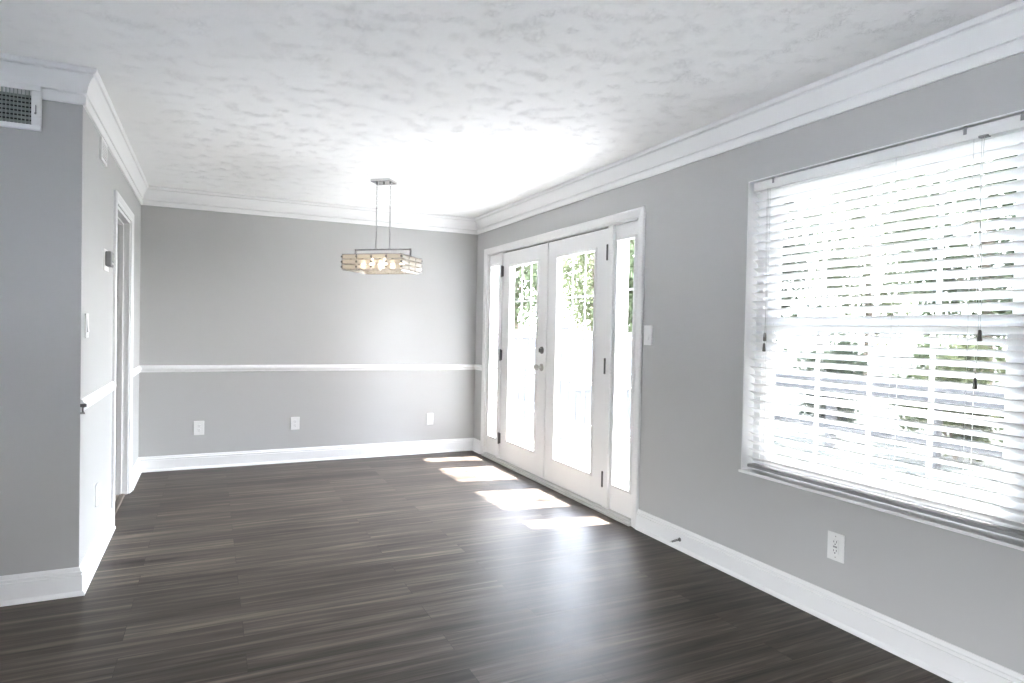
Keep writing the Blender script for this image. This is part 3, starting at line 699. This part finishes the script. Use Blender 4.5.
def patio_chair(label, loc, rz):
    t = thing('patio_chair', label, 'chair', loc, (0, 0, rz))
    for sx in (-1, 1):
        b = NB(); tube(b, [(sx * .25, -.24, 0), (sx * .25, -.22, .62), (sx * .25, .2, .64)], .013, 8); obj('leg', b, 'greymetal', t, smooth=True)
        b = NB(); tube(b, [(sx * .24, .28, 0), (sx * .24, .2, .42), (sx * .24, .30, .98)], .013, 8); obj('leg', b, 'greymetal', t, smooth=True)
    b = NB()
    for k in range(7): box(b, -.24, .24, -.22 + k * .062, -.22 + k * .062 + .045, .42, .435, .003)
    obj('seat', b, 'greymetal', t)
    b = NB()
    for k in range(8):
        x = -.21 + k * .06; tube(b, [(x, .205, .46), (x, .295, .96)], .008, 6)
    tube(b, [(-.24, .30, .98), (.24, .30, .98)], .013, 8); tube(b, [(-.24, .21, .46), (.24, .21, .46)], .010, 8); obj('backrest', b, 'greymetal', t, smooth=True)
patio_chair('grey metal patio chair outside, glimpsed through the nearest sidelight', (1.22, 5.18, GZ), math.radians(-20))
t = thing('plant_rack', 'pale grey slatted rack outside, glimpsed through the farther french door', 'rack', (.74, 6.75, GZ), (0, 0, math.radians(10)))
for sx in (-1, 1):
    for sy in (-1, 1):
        b = NB(); box(b, sx * .16 - .015, sx * .16 + .015, sy * .11 - .015, sy * .11 + .015, 0, 1.22, .002); obj('upright', b, 'greymetal', t)
for z in (.55, .78, .98, 1.2):
    b = NB()
    for k in range(5): box(b, -.16, .16, -.11 + k * .05 - .018, -.11 + k * .05 + .018, z, z + .016, .002)
    obj('shelf', b, 'greymetal', t)

def leaves(name, parent, center, radii, n, size, m, shell=.55):
    """crown of individual leaf quads spread through clumps of an ellipsoid"""
    nc = max(10, n // 90); cl = rng.normal(size=(nc, 3)); cl /= np.linalg.norm(cl, axis=1)[:, None]
    cl *= (shell + (1 - shell) * rng.random((nc, 1))); cl[:, 2] = np.where(cl[:, 2] < -.6, -.6, cl[:, 2])
    c = cl[rng.integers(0, nc, n)] + rng.normal(size=(n, 3)) * .17
    c = c * np.array(radii) + np.array(center)
    a = rng.normal(size=(n, 3)); a /= np.linalg.norm(a, axis=1)[:, None]
    bv = np.cross(a, rng.normal(size=(n, 3))); bv /= np.linalg.norm(bv, axis=1)[:, None]
    s = size * (.6 + .8 * rng.random((n, 1)))
    v = np.stack([c - a * s, c - bv * s * .45, c + a * s, c + bv * s * .45], 1).reshape(-1, 3)
    me = bpy.data.meshes.new(name); me.vertices.add(4 * n); me.vertices.foreach_set('co', v.ravel())
    me.loops.add(4 * n); me.loops.foreach_set('vertex_index', np.arange(4 * n)); me.polygons.add(n)
    me.polygons.foreach_set('loop_start', np.arange(n) * 4); me.polygons.foreach_set('loop_total', np.full(n, 4))
    me.update(); me.validate(); me.materials.append(M[m]); o = bpy.data.objects.new(name, me); COL.objects.link(o); o.parent = parent
    return o
def tree(label, x, y, hgt, rad, m, n=9500, size=.105):
    t = thing('tree', label, 'tree', (x, y, GZ - .05), group='trees beyond the fences')
    b = NB(); top = hgt * .62; pts = [(0, 0, 0), (.06, .03, top * .35), (-.05, .05, top * .7), (.02, 0, top)]
    tube(b, pts, [.17, .13, .10, .05], 10)
    for k in range(7):
        a = k * 2.4; z0 = top * (.45 + .07 * k); tube(b, [(0, 0, z0), (rad * .35 * math.cos(a), rad * .35 * math.sin(a), z0 + .5), (rad * .7 * math.cos(a), rad * .7 * math.sin(a), z0 + 1.2)], [.06, .04, .015], 6)
    obj('trunk', b, 'bark', t, smooth=True)
    leaves('foliage', t, (0, 0, hgt * .56), (rad, rad, hgt * .44), n, size, m)
def shrub(label, x, y, hgt, rad, m, n=2200):
    t = thing('shrub', label, 'shrub', (x, y, GZ - .045), group='shrubs behind the board fence')
    b = NB()
    for k in range(6):
        a = k * 1.05; tube(b, [(0, 0, 0), (rad * .4 * math.cos(a), rad * .4 * math.sin(a), hgt * .45), (rad * .6 * math.cos(a), rad * .6 * math.sin(a), hgt * .8)], [.018, .012, .005], 5)
    obj('stem', b, 'bark', t, smooth=True)
    leaves('foliage', t, (0, 0, hgt * .52), (rad, rad, hgt * .5), n, .05, m, .4)
# (azimuth from camera in degrees, distance) so that the wedges seen through the glass are filled
tr = [(25.5, 23, 7.2, 1.6, 'leaf_a', 'mid green leafy tree outside, first from the left through the far french door'),
      (32.5, 27.5, 8.2, 1.7, 'leaf_b', 'yellow green leafy tree outside, seen behind the near french door glass'),
      (36.8, 17, 6.0, 1.1, 'leaf_a', 'green leafy tree outside, seen through the nearest sidelight'),
      (46, 22, 7.6, 1.9, 'leaf_c', 'dark green tree outside, behind the left part of the blinds'),
      (54.5, 28, 9.0, 2.0, 'leaf_b', 'yellow green tree outside, behind the middle of the blinds'),
      (62, 21, 8.0, 1.9, 'leaf_a', 'mid green tree outside, behind the right part of the blinds')]
for az, dist, hg, rd, m, lb in tr:
    a = math.radians(az); tree(lb, CAMX + dist * math.sin(a), dist * math.cos(a), hg, rd, m)
sh = [(5.5, 6.3, 'leaf_c', 'dark shrub behind the grey board fence, farthest left in the blinds'),
      (6.7, 5.6, 'leaf_a', 'green shrub behind the grey board fence, second from the left in the blinds'),
      (5.5, 4.6, 'leaf_b', 'yellow green shrub behind the grey board fence, third from the left in the blinds'),
      (6.8, 3.6, 'leaf_c', 'dark shrub standing farther back behind the middle of the blinds'),
      (5.5, 2.8, 'leaf_a', 'green shrub behind the grey board fence, right of the middle of the blinds'),
      (6.6, 1.8, 'leaf_b', 'yellow green shrub standing farther back near the right edge of the blinds')]
for x, y, m, lb in sh: shrub(lb, x, y, 1.5, .55, m)
